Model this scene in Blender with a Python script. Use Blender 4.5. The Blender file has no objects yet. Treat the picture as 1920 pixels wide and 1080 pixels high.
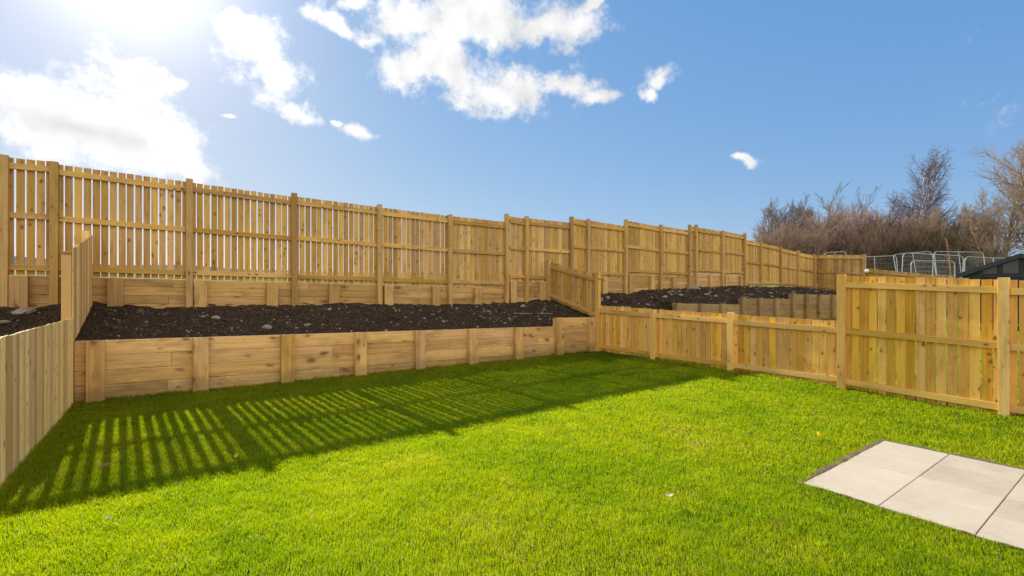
import bpy, math, random
import numpy as np
from mathutils import Vector, Matrix

R = math.radians
random.seed(7)
RNG = np.random.default_rng(7)
sc = bpy.context.scene
COL = sc.collection

# World axes: X runs along the back fence (to the right), Y runs away from the house, Z up.
# Camera stands at the origin, 1.5 m above the lawn.

# ------------------------------------------------------------------ helpers
def tag(o, label=None, cat=None, group=None, kind=None):
    if label: o['label'] = label
    if cat: o['category'] = cat
    if group: o['group'] = group
    if kind: o['kind'] = kind
    return o

def empty(name, loc, label, cat, group=None):
    o = bpy.data.objects.new(name, None)
    COL.objects.link(o)
    o.location = loc
    o.empty_display_size = 0.2
    return tag(o, label, cat, group)

def nz(a):
    a = np.asarray(a, float)
    return a / np.linalg.norm(a)

class MB:
    """collects oriented boards; each vertex carries grain coordinates and a tone"""
    def __init__(self):
        self.V = []; self.F = []; self.G = []; self.T = []
    def board(self, o, L, W, T, tone=None, skew=None):
        """corner o, edge vectors L (along the grain), W, T.  skew: extra length of the far end on the W side"""
        o, L, W, T = (np.asarray(a, float) for a in (o, L, W, T))
        n = len(self.V)
        off = RNG.uniform(0, 40, 3)
        tone = RNG.uniform(0, 1) if tone is None else tone
        l, w, t = np.linalg.norm(L), np.linalg.norm(W), np.linalg.norm(T)
        for i in (0, 1):
            for j in (0, 1):
                for k in (0, 1):
                    p = o + L * i + W * j + T * k
                    if skew and i and j: p = p + L / l * skew
                    self.V.append(p)
                    self.G.append(off + np.array([l * i, w * j, t * k]))
                    self.T.append(tone)
        right = np.dot(np.cross(L, W), T) > 0
        fs = [(0, 1, 3, 2), (4, 6, 7, 5), (0, 4, 5, 1), (2, 3, 7, 6), (0, 2, 6, 4), (1, 5, 7, 3)]
        for f in fs:
            f = tuple(n + i for i in f)
            self.F.append(f if right else f[::-1])
    def build(self, name, mat, parent=None, bevel=0.0):
        base = np.array(parent.matrix_world.translation if parent and parent.parent else (parent.location if parent else (0, 0, 0)))
        me = bpy.data.meshes.new(name)
        me.from_pydata([tuple(v - base) for v in self.V], [], self.F)
        a = me.attributes.new('grain', 'FLOAT_VECTOR', 'POINT')
        a.data.foreach_set('vector', np.array(self.G, np.float32).ravel())
        b = me.attributes.new('tone', 'FLOAT', 'POINT')
        b.data.foreach_set('value', np.array(self.T, np.float32))
        me.materials.append(mat)
        o = bpy.data.objects.new(name, me)
        COL.objects.link(o)
        if parent: o.parent = parent
        if bevel:
            m = o.modifiers.new('Bevel', 'BEVEL'); m.width = bevel; m.segments = 2; m.limit_method = 'ANGLE'
        return o

def raw_mesh(name, V, F, mat, parent=None, base=(0, 0, 0), smooth=False, attrs=None, loc=None):
    me = bpy.data.meshes.new(name)
    V = np.asarray(V, np.float32) - np.asarray(base, np.float32)
    if isinstance(F, np.ndarray):
        me.vertices.add(len(V)); me.vertices.foreach_set('co', V.ravel())
        k = F.shape[1]
        me.loops.add(F.size); me.loops.foreach_set('vertex_index', F.ravel().astype(np.int32))
        me.polygons.add(len(F)); me.polygons.foreach_set('loop_start', np.arange(0, F.size, k, dtype=np.int32))
        me.update(calc_edges=True)
    else:
        me.from_pydata([tuple(v) for v in V], [], F)
    if smooth:
        me.polygons.foreach_set('use_smooth', np.ones(len(me.polygons), bool))
    for k, v in (attrs or {}).items():
        a = me.attributes.new(k, 'FLOAT', 'POINT'); a.data.foreach_set('value', np.asarray(v, np.float32))
    if mat: me.materials.append(mat)
    o = bpy.data.objects.new(name, me); COL.objects.link(o)
    if parent: o.parent = parent
    if loc is not None: o.location = loc
    return o

def tubes(segs, sides=3):
    """segs: array (n, 8): p0, p1, r0, r1 -> verts, quads"""
    S = np.asarray(segs, float)
    p0, p1, r0, r1 = S[:, 0:3], S[:, 3:6], S[:, 6], S[:, 7]
    d = p1 - p0; d /= np.maximum(np.linalg.norm(d, axis=1, keepdims=True), 1e-6)
    ref = np.where(np.abs(d[:, 2:3]) > .9, np.array([[1., 0, 0]]), np.array([[0, 0, 1.]]))
    a = np.cross(d, ref); a /= np.linalg.norm(a, axis=1, keepdims=True)
    b = np.cross(d, a)
    n = len(S); V = np.zeros((n, 2, sides, 3))
    for k in range(sides):
        an = 2 * math.pi * k / sides
        off = a * math.cos(an) + b * math.sin(an)
        V[:, 0, k] = p0 + off * r0[:, None]
        V[:, 1, k] = p1 + off * r1[:, None]
    idx = np.arange(n)[:, None] * 2 * sides
    k = np.arange(sides)[None, :]; k2 = (k + 1) % sides
    F = np.stack([idx + k, idx + k2, idx + sides + k2, idx + sides + k], -1).reshape(-1, 4)
    return V.reshape(-1, 3), F

# value noise (vectorised)
def hash2(i, j, s):
    h = (i * 374761393 + j * 668265263 + s * 2147483647) & 0xFFFFFFFF
    h = ((h ^ (h >> 13)) * 1274126177) & 0xFFFFFFFF
    return ((h ^ (h >> 16)) & 0xFFFF) / 65535.0
def vnoise(x, y, s=1):
    x = np.asarray(x, float); y = np.asarray(y, float)
    i = np.floor(x).astype(np.int64); j = np.floor(y).astype(np.int64)
    fx = x - i; fy = y - j
    fx = fx * fx * (3 - 2 * fx); fy = fy * fy * (3 - 2 * fy)
    a = hash2(i, j, s); b = hash2(i + 1, j, s); c = hash2(i, j + 1, s); d = hash2(i + 1, j + 1, s)
    return (a + (b - a) * fx) * (1 - fy) + (c + (d - c) * fx) * fy
def fbm(x, y, s=1, oct=4):
    t = 0; amp = .5
    for o in range(oct):
        t = t + amp * (vnoise(np.asarray(x) * 2 ** o, np.asarray(y) * 2 ** o, s + o) - .5); amp *= .5
    return t
def sstep(a, b, x):
    t = np.clip((np.asarray(x, float) - a) / (b - a), 0, 1); return t * t * (3 - 2 * t)

# ------------------------------------------------------------------ materials
def new_mat(name):
    m = bpy.data.materials.new(name); m.use_nodes = True
    nt = m.node_tree
    for n in list(nt.nodes): nt.nodes.remove(n)
    out = nt.nodes.new('ShaderNodeOutputMaterial')
    return m, nt, out
def N(nt, typ, **kw):
    n = nt.nodes.new(typ)
    for k, v in kw.items():
        if k.startswith('i_'):
            n.inputs[k[2:]].default_value = v
        elif k.startswith('n_'):
            n.inputs[int(k[2:])].default_value = v
        else:
            setattr(n, k, v)
    return n
def ramp(nt, fac, stops, interp='LINEAR'):
    r = nt.nodes.new('ShaderNodeValToRGB'); r.color_ramp.interpolation = interp
    e = r.color_ramp.elements
    while len(e) < len(stops): e.new(0.5)
    for el, (p, c) in zip(e, stops):
        el.position = p; el.color = (*c, 1) if len(c) == 3 else c
    nt.links.new(fac, r.inputs['Fac']); return r.outputs['Color']
def math_(nt, op, a, b=None, c=None, clamp=False):
    n = nt.nodes.new('ShaderNodeMath'); n.operation = op; n.use_clamp = clamp
    for i, v in enumerate((a, b, c)):
        if v is None: continue
        if isinstance(v, (int, float)): n.inputs[i].default_value = v
        else: nt.links.new(v, n.inputs[i])
    return n.outputs[0]
def mixc(nt, fac, a, b, blend='MIX'):
    n = nt.nodes.new('ShaderNodeMix'); n.data_type = 'RGBA'; n.blend_type = blend
    for s, v in ((n.inputs[0], fac), (n.inputs[6], a), (n.inputs[7], b)):
        if isinstance(v, (int, float)): s.default_value = v
        elif isinstance(v, tuple): s.default_value = (*v, 1)
        else: nt.links.new(v, s)
    return n.outputs[2]

def wood(name, light, dark, knot=(.12, .055, .02), weather=.5, knots=1.0, rough=.75, tonal=.5, grime=None, kscale=(9.0, 14.0, 2.0)):
    m, nt, out = new_mat(name); L = nt.links.new
    g = N(nt, 'ShaderNodeAttribute', attribute_name='grain')
    t = N(nt, 'ShaderNodeAttribute', attribute_name='tone')
    # streaks along the board
    mp = N(nt, 'ShaderNodeMapping'); mp.inputs['Scale'].default_value = (.9, 34, 34); L(g.outputs['Vector'], mp.inputs['Vector'])
    n1 = N(nt, 'ShaderNodeTexNoise', i_Scale=1.0, i_Detail=5.0, i_Roughness=.6, i_Distortion=.6); L(mp.outputs[0], n1.inputs['Vector'])
    mp2 = N(nt, 'ShaderNodeMapping'); mp2.inputs['Scale'].default_value = (2.5, 150, 150); L(g.outputs['Vector'], mp2.inputs['Vector'])
    n2 = N(nt, 'ShaderNodeTexNoise', i_Scale=1.0, i_Detail=3.0); L(mp2.outputs[0], n2.inputs['Vector'])
    fac = math_(nt, 'ADD', math_(nt, 'MULTIPLY', n1.outputs['Fac'], .7), math_(nt, 'MULTIPLY', n2.outputs['Fac'], .3))
    fac = math_(nt, 'ADD', fac, math_(nt, 'MULTIPLY', math_(nt, 'SUBTRACT', t.outputs['Fac'], .5), tonal))
    mid = tuple((a + b) / 2 for a, b in zip(light, dark))
    colr = ramp(nt, fac, [(.18, dark), (.48, mid), (.72, light), (.95, tuple(min(1, a * 1.12) for a in light))])
    # hue drift from board to board
    hs = N(nt, 'ShaderNodeHueSaturation')
    tw = N(nt, 'ShaderNodeTexWhiteNoise', noise_dimensions='1D'); L(t.outputs['Fac'], tw.inputs['W'])
    L(math_(nt, 'ADD', .4955, math_(nt, 'MULTIPLY', tw.outputs['Value'], .009)), hs.inputs['Hue'])
    L(math_(nt, 'ADD', .92, math_(nt, 'MULTIPLY', tw.outputs['Value'], .16)), hs.inputs['Saturation'])
    L(colr, hs.inputs['Color']); colr = hs.outputs['Color']
    # broad stains / damp weathering
    mp3 = N(nt, 'ShaderNodeMapping'); mp3.inputs['Scale'].default_value = (1.6, 6, 6); L(g.outputs['Vector'], mp3.inputs['Vector'])
    n3 = N(nt, 'ShaderNodeTexNoise', i_Scale=1.0, i_Detail=4.0, i_Roughness=.65); L(mp3.outputs[0], n3.inputs['Vector'])
    st = ramp(nt, n3.outputs['Fac'], [(.5, (0, 0, 0)), (.72, (1, 1, 1))])
    colr = mixc(nt, math_(nt, 'MULTIPLY', st, weather), colr, tuple(c * .55 for c in dark))
    # knots
    mpk = N(nt, 'ShaderNodeMapping'); mpk.inputs['Scale'].default_value = kscale; L(g.outputs['Vector'], mpk.inputs['Vector'])
    nk = N(nt, 'ShaderNodeTexNoise', i_Scale=1.3, i_Detail=2.0); L(mpk.outputs[0], nk.inputs['Vector'])
    va = N(nt, 'ShaderNodeVectorMath', operation='MULTIPLY_ADD'); L(nk.outputs['Color'], va.inputs[0]); va.inputs[1].default_value = (.55, .55, .3); L(mpk.outputs[0], va.inputs[2])
    vo = N(nt, 'ShaderNodeTexVoronoi', i_Scale=1.0); L(va.outputs[0], vo.inputs['Vector'])
    sep = N(nt, 'ShaderNodeSeparateColor'); L(vo.outputs['Color'], sep.inputs[0])
    size = math_(nt, 'MULTIPLY', math_(nt, 'POWER', sep.outputs[0], 1.5), .36 * knots)
    size = math_(nt, 'MULTIPLY', size, math_(nt, 'GREATER_THAN', sep.outputs[1], .46))
    km = math_(nt, 'SUBTRACT', 1.0, math_(nt, 'DIVIDE', vo.outputs['Distance'], math_(nt, 'MAXIMUM', size, .001)), clamp=True)
    halo = math_(nt, 'SUBTRACT', 1.0, math_(nt, 'DIVIDE', vo.outputs['Distance'], math_(nt, 'MAXIMUM', math_(nt, 'MULTIPLY', size, 2.1), .001)), clamp=True)
    colr = mixc(nt, math_(nt, 'MULTIPLY', halo, .45), colr, tuple(c * .62 for c in dark))
    colr = mixc(nt, math_(nt, 'MULTIPLY', math_(nt, 'POWER', km, .5), .9), colr, knot)
    if grime is not None:   # damp, dirty lower edge where timber meets the ground
        ge = N(nt, 'ShaderNodeNewGeometry'); sx = N(nt, 'ShaderNodeSeparateXYZ'); L(ge.outputs['Position'], sx.inputs[0])
        ng = N(nt, 'ShaderNodeTexNoise', i_Scale=5.0, i_Detail=4.0); L(ge.outputs['Position'], ng.inputs['Vector'])
        hz = math_(nt, 'ADD', sx.outputs['Z'], math_(nt, 'MULTIPLY', ng.outputs['Fac'], -.25))
        gm = math_(nt, 'SUBTRACT', 1.0, math_(nt, 'DIVIDE', math_(nt, 'SUBTRACT', hz, grime), .16), clamp=True)
        colr = mixc(nt, math_(nt, 'MULTIPLY', gm, .45), colr, (.10, .085, .04))
    bs = N(nt, 'ShaderNodeBsdfPrincipled', i_Roughness=rough); bs.inputs['Specular IOR Level'].default_value = .25
    L(colr, bs.inputs['Base Color'])
    bm = N(nt, 'ShaderNodeBump', i_Strength=.35, i_Distance=.004); L(fac, bm.inputs['Height']); L(bm.outputs[0], bs.inputs['Normal'])
    L(bs.outputs[0], out.inputs['Surface'])
    return m

M = {}
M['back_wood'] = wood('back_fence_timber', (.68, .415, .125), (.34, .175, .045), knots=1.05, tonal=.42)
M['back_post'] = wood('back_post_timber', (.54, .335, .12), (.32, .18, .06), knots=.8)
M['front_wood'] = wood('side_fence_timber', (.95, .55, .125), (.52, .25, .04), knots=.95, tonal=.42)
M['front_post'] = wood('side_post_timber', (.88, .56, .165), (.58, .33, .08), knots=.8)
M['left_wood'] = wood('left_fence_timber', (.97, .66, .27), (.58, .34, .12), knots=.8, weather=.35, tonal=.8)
M['sleeper'] = wood('sleeper_timber', (.82, .50, .205), (.36, .185, .055), knots=1.15, weather=.6, tonal=.30, grime=.0, kscale=(4.2, 8.5, 1.6))
M['upper_sleeper'] = wood('upper_sleeper_timber', (.66, .41, .165), (.30, .16, .05), knots=1.05, weather=.6, tonal=.30, kscale=(4.2, 8.5, 1.6))
M['old_sleeper'] = wood('grey_sleeper_timber', (.42, .27, .115), (.22, .13, .05), knots=.9, weather=.5, tonal=.30, kscale=(4.2, 8.5, 1.6))

def grass_mat(name, tint=(1, 1, 1)):
    m, nt, out = new_mat(name); L = nt.links.new
    t = N(nt, 'ShaderNodeAttribute', attribute_name='tone')
    h = N(nt, 'ShaderNodeAttribute', attribute_name='tip')
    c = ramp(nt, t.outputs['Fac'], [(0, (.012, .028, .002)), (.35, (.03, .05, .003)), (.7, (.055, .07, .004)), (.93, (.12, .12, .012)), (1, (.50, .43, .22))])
    c = mixc(nt, h.outputs['Fac'], mixc(nt, .55, c, (.02, .05, .003)), c)  # root end mixed darker, standing in for shade deep in the grass
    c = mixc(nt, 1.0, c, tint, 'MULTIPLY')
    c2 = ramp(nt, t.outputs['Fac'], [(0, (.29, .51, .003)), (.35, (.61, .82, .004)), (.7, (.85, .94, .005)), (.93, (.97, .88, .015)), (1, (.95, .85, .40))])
    c2 = mixc(nt, h.outputs['Fac'], mixc(nt, .70, c2, (.02, .04, .002)), c2)  # same root shade painted into the translucent colour
    bs = N(nt, 'ShaderNodeBsdfPrincipled', i_Roughness=.42); bs.inputs['Specular IOR Level'].default_value = .6
    L(c, bs.inputs['Base Color'])
    tr = N(nt, 'ShaderNodeBsdfTranslucent'); L(c2, tr.inputs['Color'])
    mx = N(nt, 'ShaderNodeMixShader'); mx.inputs[0].default_value = .86
    L(bs.outputs[0], mx.inputs[1]); L(tr.outputs[0], mx.inputs[2]); L(mx.outputs[0], out.inputs['Surface'])
    return m
M['grass'] = grass_mat('grass_blades')

def ground_mat():
    m, nt, out = new_mat('turf'); L = nt.links.new
    ge = N(nt, 'ShaderNodeNewGeometry')
    n1 = N(nt, 'ShaderNodeTexNoise', i_Scale=.6, i_Detail=6.0); L(ge.outputs['Position'], n1.inputs['Vector'])
    n2 = N(nt, 'ShaderNodeTexNoise', i_Scale=38.0, i_Detail=4.0); L(ge.outputs['Position'], n2.inputs['Vector'])
    f = math_(nt, 'ADD', math_(nt, 'MULTIPLY', n1.outputs['Fac'], .5), math_(nt, 'MULTIPLY', n2.outputs['Fac'], .5))
    near = ramp(nt, f, [(.3, (.022, .045, .005)), (.55, (.06, .115, .006)), (.75, (.11, .17, .012))])
    far = ramp(nt, f, [(.3, (.13, .17, .03)), (.7, (.30, .34, .09))])
    sx = N(nt, 'ShaderNodeSeparateXYZ'); L(ge.outputs['Position'], sx.inputs[0])
    k = math_(nt, 'GREATER_THAN', sx.outputs['Y'], 10.4)
    k2 = math_(nt, 'MULTIPLY', math_(nt, 'GREATER_THAN', sx.outputs['X'], 8.7), .6)
    c = mixc(nt, math_(nt, 'MAXIMUM', k, k2), near, far)
    bs = N(nt, 'ShaderNodeBsdfPrincipled', i_Roughness=.9); bs.inputs['Specular IOR Level'].default_value = .1
    L(c, bs.inputs['Base Color'])
    bm = N(nt, 'ShaderNodeBump', i_Strength=.8, i_Distance=.03); L(n2.outputs['Fac'], bm.inputs['Height']); L(bm.outputs[0], bs.inputs['Normal'])
    L(bs.outputs[0], out.inputs['Surface']); return m
M['ground'] = ground_mat()

def soil_mat():
    m, nt, out = new_mat('dark_soil'); L = nt.links.new
    ge = N(nt, 'ShaderNodeNewGeometry')
    n1 = N(nt, 'ShaderNodeTexNoise', i_Scale=3.0, i_Detail=8.0, i_Roughness=.7); L(ge.outputs['Position'], n1.inputs['Vector'])
    n2 = N(nt, 'ShaderNodeTexNoise', i_Scale=45.0, i_Detail=6.0, i_Roughness=.7); L(ge.outputs['Position'], n2.inputs['Vector'])
    f = math_(nt, 'ADD', math_(nt, 'MULTIPLY', n1.outputs['Fac'], .55), math_(nt, 'MULTIPLY', n2.outputs['Fac'], .45))
    c = ramp(nt, f, [(.33, (.016, .0095, .0055)), (.5, (.046, .028, .016)), (.64, (.085, .053, .031)), (.76, (.16, .105, .062))])
    n3 = N(nt, 'ShaderNodeTexNoise', i_Scale=1.1, i_Detail=4.0); L(ge.outputs['Position'], n3.inputs['Vector'])
    g = ramp(nt, n3.outputs['Fac'], [(.58, (0, 0, 0)), (.68, (1, 1, 1))])
    c = mixc(nt, math_(nt, 'MULTIPLY', g, .3), c, (.025, .040, .008))
    bs = N(nt, 'ShaderNodeBsdfPrincipled', i_Roughness=.95); bs.inputs['Specular IOR Level'].default_value = .15
    L(c, bs.inputs['Base Color'])
    bm = N(nt, 'ShaderNodeBump', i_Strength=.7, i_Distance=.02); L(n2.outputs['Fac'], bm.inputs['Height']); L(bm.outputs[0], bs.inputs['Normal'])
    L(bs.outputs[0], out.inputs['Surface']); return m
M['soil'] = soil_mat()

def simple(name, col, col2=None, rough=.8, scale=20., metal=0., bump=0., spec=.3, attr=None):
    m, nt, out = new_mat(name); L = nt.links.new
    tc = N(nt, 'ShaderNodeTexCoord')
    n = N(nt, 'ShaderNodeTexNoise', i_Scale=scale, i_Detail=6.0, i_Roughness=.65); L(tc.outputs['Object'], n.inputs['Vector'])
    fac = n.outputs['Fac']
    if attr:
        a = N(nt, 'ShaderNodeAttribute', attribute_name=attr)
        fac = math_(nt, 'ADD', math_(nt, 'MULTIPLY', fac, .4), math_(nt, 'MULTIPLY', a.outputs['Fac'], .6))
    c = ramp(nt, fac, [(.3, col), (.7, col2 or tuple(x * .75 for x in col))])
    bs = N(nt, 'ShaderNodeBsdfPrincipled', i_Roughness=rough, i_Metallic=metal); bs.inputs['Specular IOR Level'].default_value = spec
    L(c, bs.inputs['Base Color'])
    if bump:
        bm = N(nt, 'ShaderNodeBump', i_Strength=bump, i_Distance=.01); L(n.outputs['Fac'], bm.inputs['Height']); L(bm.outputs[0], bs.inputs['Normal'])
    L(bs.outputs[0], out.inputs['Surface']); return m
M['stone'] = simple('pale_stone', (.42, .34, .26), (.16, .125, .09), .85, 9., bump=.5)
M['pebble'] = simple('soil_pebbles', (.30, .235, .17), (.055, .034, .020), .9, 4., attr='tone')
M['slab_edge'] = simple('earth_edge', (.115, .075, .04), (.25, .175, .10), .95, 30., bump=.6)
M['steel'] = simple('galvanised_steel', (.50, .52, .54), (.36, .38, .40), .45, 12., metal=.7)
M['shed'] = simple('charcoal_paint', (.030, .033, .040), (.045, .049, .058), .6, 6.)
M['shed_roof'] = simple('roofing_felt', (.022, .023, .027), (.040, .042, .047), .9, 30., bump=.4)
M['white_plastic'] = simple('white_plastic', (.82, .83, .84), (.72, .74, .76), .4, 5.)
M['bark'] = simple('brown_bark', (.48, .335, .23), (.25, .17, .115), .9, 6., bump=.4)
M['grey_bark'] = simple('grey_bark', (.27, .22, .185), (.15, .12, .10), .9, 6., bump=.4)
M['tan_bark'] = simple('tan_bark', (.46, .31, .19), (.26, .17, .11), .9, 6., bump=.4)
M['red_bark'] = simple('reddish_twigs', (.52, .35, .275), (.26, .17, .125), .9, 2.)
M['purple_twig'] = simple('purple_twigs', (.24, .16, .155), (.14, .095, .09), .9, 2.)
M['birch_bark'] = simple('white_birch_bark', (.74, .70, .65), (.42, .37, .33), .8, 4., bump=.3)
M['undergrowth'] = simple('shaded_twigs', (.26, .175, .115), (.13, .085, .058), .9, 2.)  # darker twig colour stands in for shade inside the thicket
M['sapling_bark'] = simple('orange_bark', (.42, .22, .12), (.26, .13, .07), .8, 8.)

def slab_mat():
    m, nt, out = new_mat('concrete_slab'); L = nt.links.new
    ge = N(nt, 'ShaderNodeNewGeometry'); oi = N(nt, 'ShaderNodeObjectInfo')
    n1 = N(nt, 'ShaderNodeTexNoise', i_Scale=3.1, i_Detail=9.0, i_Roughness=.72); L(ge.outputs['Position'], n1.inputs['Vector'])
    n2 = N(nt, 'ShaderNodeTexNoise', i_Scale=160.0, i_Detail=4.0); L(ge.outputs['Position'], n2.inputs['Vector'])
    f = math_(nt, 'ADD', math_(nt, 'MULTIPLY', n1.outputs['Fac'], .6), math_(nt, 'MULTIPLY', n2.outputs['Fac'], .4))
    f = math_(nt, 'ADD', f, math_(nt, 'MULTIPLY', math_(nt, 'SUBTRACT', oi.outputs['Random'], .5), .22))
    c = ramp(nt, f, [(.26, (.44, .35, .24)), (.5, (.60, .49, .345)), (.74, (.69, .575, .415))])
    bs = N(nt, 'ShaderNodeBsdfPrincipled', i_Roughness=.85); bs.inputs['Specular IOR Level'].default_value = .25
    L(c, bs.inputs['Base Color'])
    bm = N(nt, 'ShaderNodeBump', i_Strength=.35, i_Distance=.003); L(n2.outputs['Fac'], bm.inputs['Height']); L(bm.outputs[0], bs.inputs['Normal'])
    L(bs.outputs[0], out.inputs['Surface']); return m
M['slab'] = slab_mat()

def glass_mat():
    m, nt, out = new_mat('shed_window'); L = nt.links.new
    bs = N(nt, 'ShaderNodeBsdfPrincipled', i_Roughness=.12); bs.inputs['Base Color'].default_value = (.07, .066, .055, 1)
    bs.inputs['Specular IOR Level'].default_value = .35
    L(bs.outputs[0], out.inputs['Surface']); return m
M['glass'] = glass_mat()

def leaf_mat(name, a, b):
    m, nt, out = new_mat(name); L = nt.links.new
    tc = N(nt, 'ShaderNodeTexCoord'); n = N(nt, 'ShaderNodeTexNoise', i_Scale=30., i_Detail=3.); L(tc.outputs['Object'], n.inputs['Vector'])
    c = ramp(nt, n.outputs['Fac'], [(.3, a), (.7, b)])
    bs = N(nt, 'ShaderNodeBsdfPrincipled', i_Roughness=.6); L(c, bs.inputs['Base Color'])
    tr = N(nt, 'ShaderNodeBsdfTranslucent'); L(c, tr.inputs['Color'])
    mx = N(nt, 'ShaderNodeMixShader'); mx.inputs[0].default_value = .55
    L(bs.outputs[0], mx.inputs[1]); L(tr.outputs[0], mx.inputs[2]); L(mx.outputs[0], out.inputs['Surface']); return m
M['leaf_brown'] = leaf_mat('brown_leaf', (.70, .34, .12), (.48, .20, .06))
M['leaf_yellow'] = leaf_mat('yellow_leaf', (.95, .75, .03), (.80, .56, .03))
M['leaf_pale'] = leaf_mat('pale_leaf', (.92, .74, .50), (.75, .56, .34))

def hill_mat():
    m, nt, out = new_mat('hazy_hill'); L = nt.links.new
    ge = N(nt, 'ShaderNodeNewGeometry'); n = N(nt, 'ShaderNodeTexNoise', i_Scale=.05, i_Detail=6.); L(ge.outputs['Position'], n.inputs['Vector'])
    c = ramp(nt, n.outputs['Fac'], [(.35, (.10, .135, .19)), (.65, (.15, .19, .24))])
    bs = N(nt, 'ShaderNodeBsdfPrincipled', i_Roughness=1.); bs.inputs['Specular IOR Level'].default_value = 0
    L(c, bs.inputs['Base Color']); L(bs.outputs[0], out.inputs['Surface']); return m
M['hill'] = hill_mat()

# ------------------------------------------------------------------ terrain
def ground_z(u, v):
    u = np.asarray(u, float); v = np.asarray(v, float)
    lawn = -.075 * sstep(4.5, 1.5, v) * sstep(.5, 4.5, u) + .02 * sstep(2.5, -.5, u)
    lawn = lawn + .02 * fbm(u * 1.1, v * 1.1, 5, 3)
    nb = np.minimum(u - 8.6, 17.6) * .027
    z = np.where(u > 8.62, nb, lawn)
    z = np.where(u > 26.15, .7 + 1.1 * sstep(26.15, 30, u), z)
    back = np.interp(u, [-5, 7.2, 7.25, 9.5, 9.52, 11.88, 11.9, 15.5, 15.52, 19.15, 19.25, 26, 60], [1.765, 1.56, 1.75, 1.71, 1.915, 1.885, 2.03, 1.96, 2.13, 2.11, 1.70, 1.68, 1.9])
    back = back - .015 + (v - 10.45) * .034
    z = np.where(v > 10.42, back, z)
    return z
def grid_mesh(name, us, vs, zf, mat, smooth=True, loc=(0, 0, 0)):
    U, W = np.meshgrid(us, vs)
    Z = zf(U, W)
    V = np.stack([U, W, Z], -1).reshape(-1, 3)
    n, k = len(us), len(vs)
    i = np.arange(n - 1)[None, :] + np.arange(k - 1)[:, None] * n
    F = np.stack([i, i + 1, i + 1 + n, i + n], -1).reshape(-1, 4)
    return raw_mesh(name, V, F, mat, smooth=smooth, base=loc, loc=loc)
us = np.unique(np.concatenate([np.array([-900, -500, -300, -200, -120, -80, -50, -30, -20, -12, -8, -5]), np.arange(-3, 8.6, .12), [8.61, 8.63], np.arange(9, 26, 1.0), [26.14, 26.16], np.arange(27, 31, .5), [35, 45, 60, 80, 120, 200, 400, 900]]))
vs = np.unique(np.concatenate([np.array([-900, -300, -100, -40, -20, -10, -6]), np.arange(-4, 8.5, .12), [8.6, 9, 9.5, 10, 10.41, 10.43], np.arange(11, 20, 1.0), [24, 30, 40, 60, 80, 100, 130]]))
tag(grid_mesh('ground', us, vs, ground_z, M['ground']), kind='structure')

# distant hazy hills beyond the field
hv = []; hf = []
az = np.linspace(-60, 50, 90)
for i, a in enumerate(az):
    d = 420.
    el = .051 - .00075 * (a + 10) + .003 * math.sin(a * .21) + .002 * math.sin(a * .57 + 1)
    x, y = math.sin(R(a)) * d, math.cos(R(a)) * d
    hv += [(x * .5, y * .5, 3.0), (x, y, 1.5 + d * max(el, .02)), (x * 1.6, y * 1.6, 3.0)]
    if i:
        b = 3 * i
        hf += [(b - 3, b, b + 1, b - 2), (b - 2, b + 1, b + 2, b - 1)]
tag(raw_mesh('hills', hv, hf, M['hill'], smooth=True), kind='structure')

# ------------------------------------------------------------------ planting beds
def wall_top(u):          # top line of the lower retaining wall
    return np.where(np.asarray(u) < 7.25, .843 - .0198 * (np.asarray(u) + 1.03), .872 - .012 * (np.asarray(u) - 7.25))
BU = [-6, -2, -.86, 0, 2, 3.75, 5.5, 7, 8.1, 8.6, 10.9, 13.6, 19, 23, 26.2]
BZ = [1.28, 1.285, 1.275, 1.235, 1.21, 1.185, 1.17, 1.20, 1.245, 1.27, 1.43, 1.555, 1.71, 1.68, 1.58]
FU = [-6, -1.05, 7.2, 7.4, 8.6, 12, 12.1, 15.4, 15.5, 19.0, 19.2, 23, 26.2]
FZ = [.83, .80, .645, .70, .80, .83, 1.05, 1.03, 1.20, 1.16, 1.33, 1.29, 1.25]
def bed_z(u, v):
    u = np.asarray(u, float); v = np.asarray(v, float)
    f = np.interp(u, FU, FZ); b = np.interp(u, BU, BZ)
    t = np.clip((v - 8.5) / 1.75, 0, 1)
    z = f + (b - f) * t ** .85
    edge = sstep(8.45, 8.75, v)
    z = z + edge * (.16 * fbm(u * 1.7, v * 1.7, 11, 3) + .08 * fbm(u * 6, v * 6, 21, 4) + .05 * np.maximum(fbm(u * 14, v * 14, 31, 3), -.05))
    return z
def bed(name, u0, u1, step):
    uu = np.arange(u0, u1 + step / 2, step); vv = np.arange(8.49, 10.33, step)
    return tag(grid_mesh(name, uu, vv, bed_z, M['soil'], smooth=False), kind='structure')
bed('soil_bed', -1.03, 8.58, .03)
bed('soil_bed', -4.6, -1.07, .04)
bed('soil_bed', 8.63, 26.0, .06)

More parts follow.
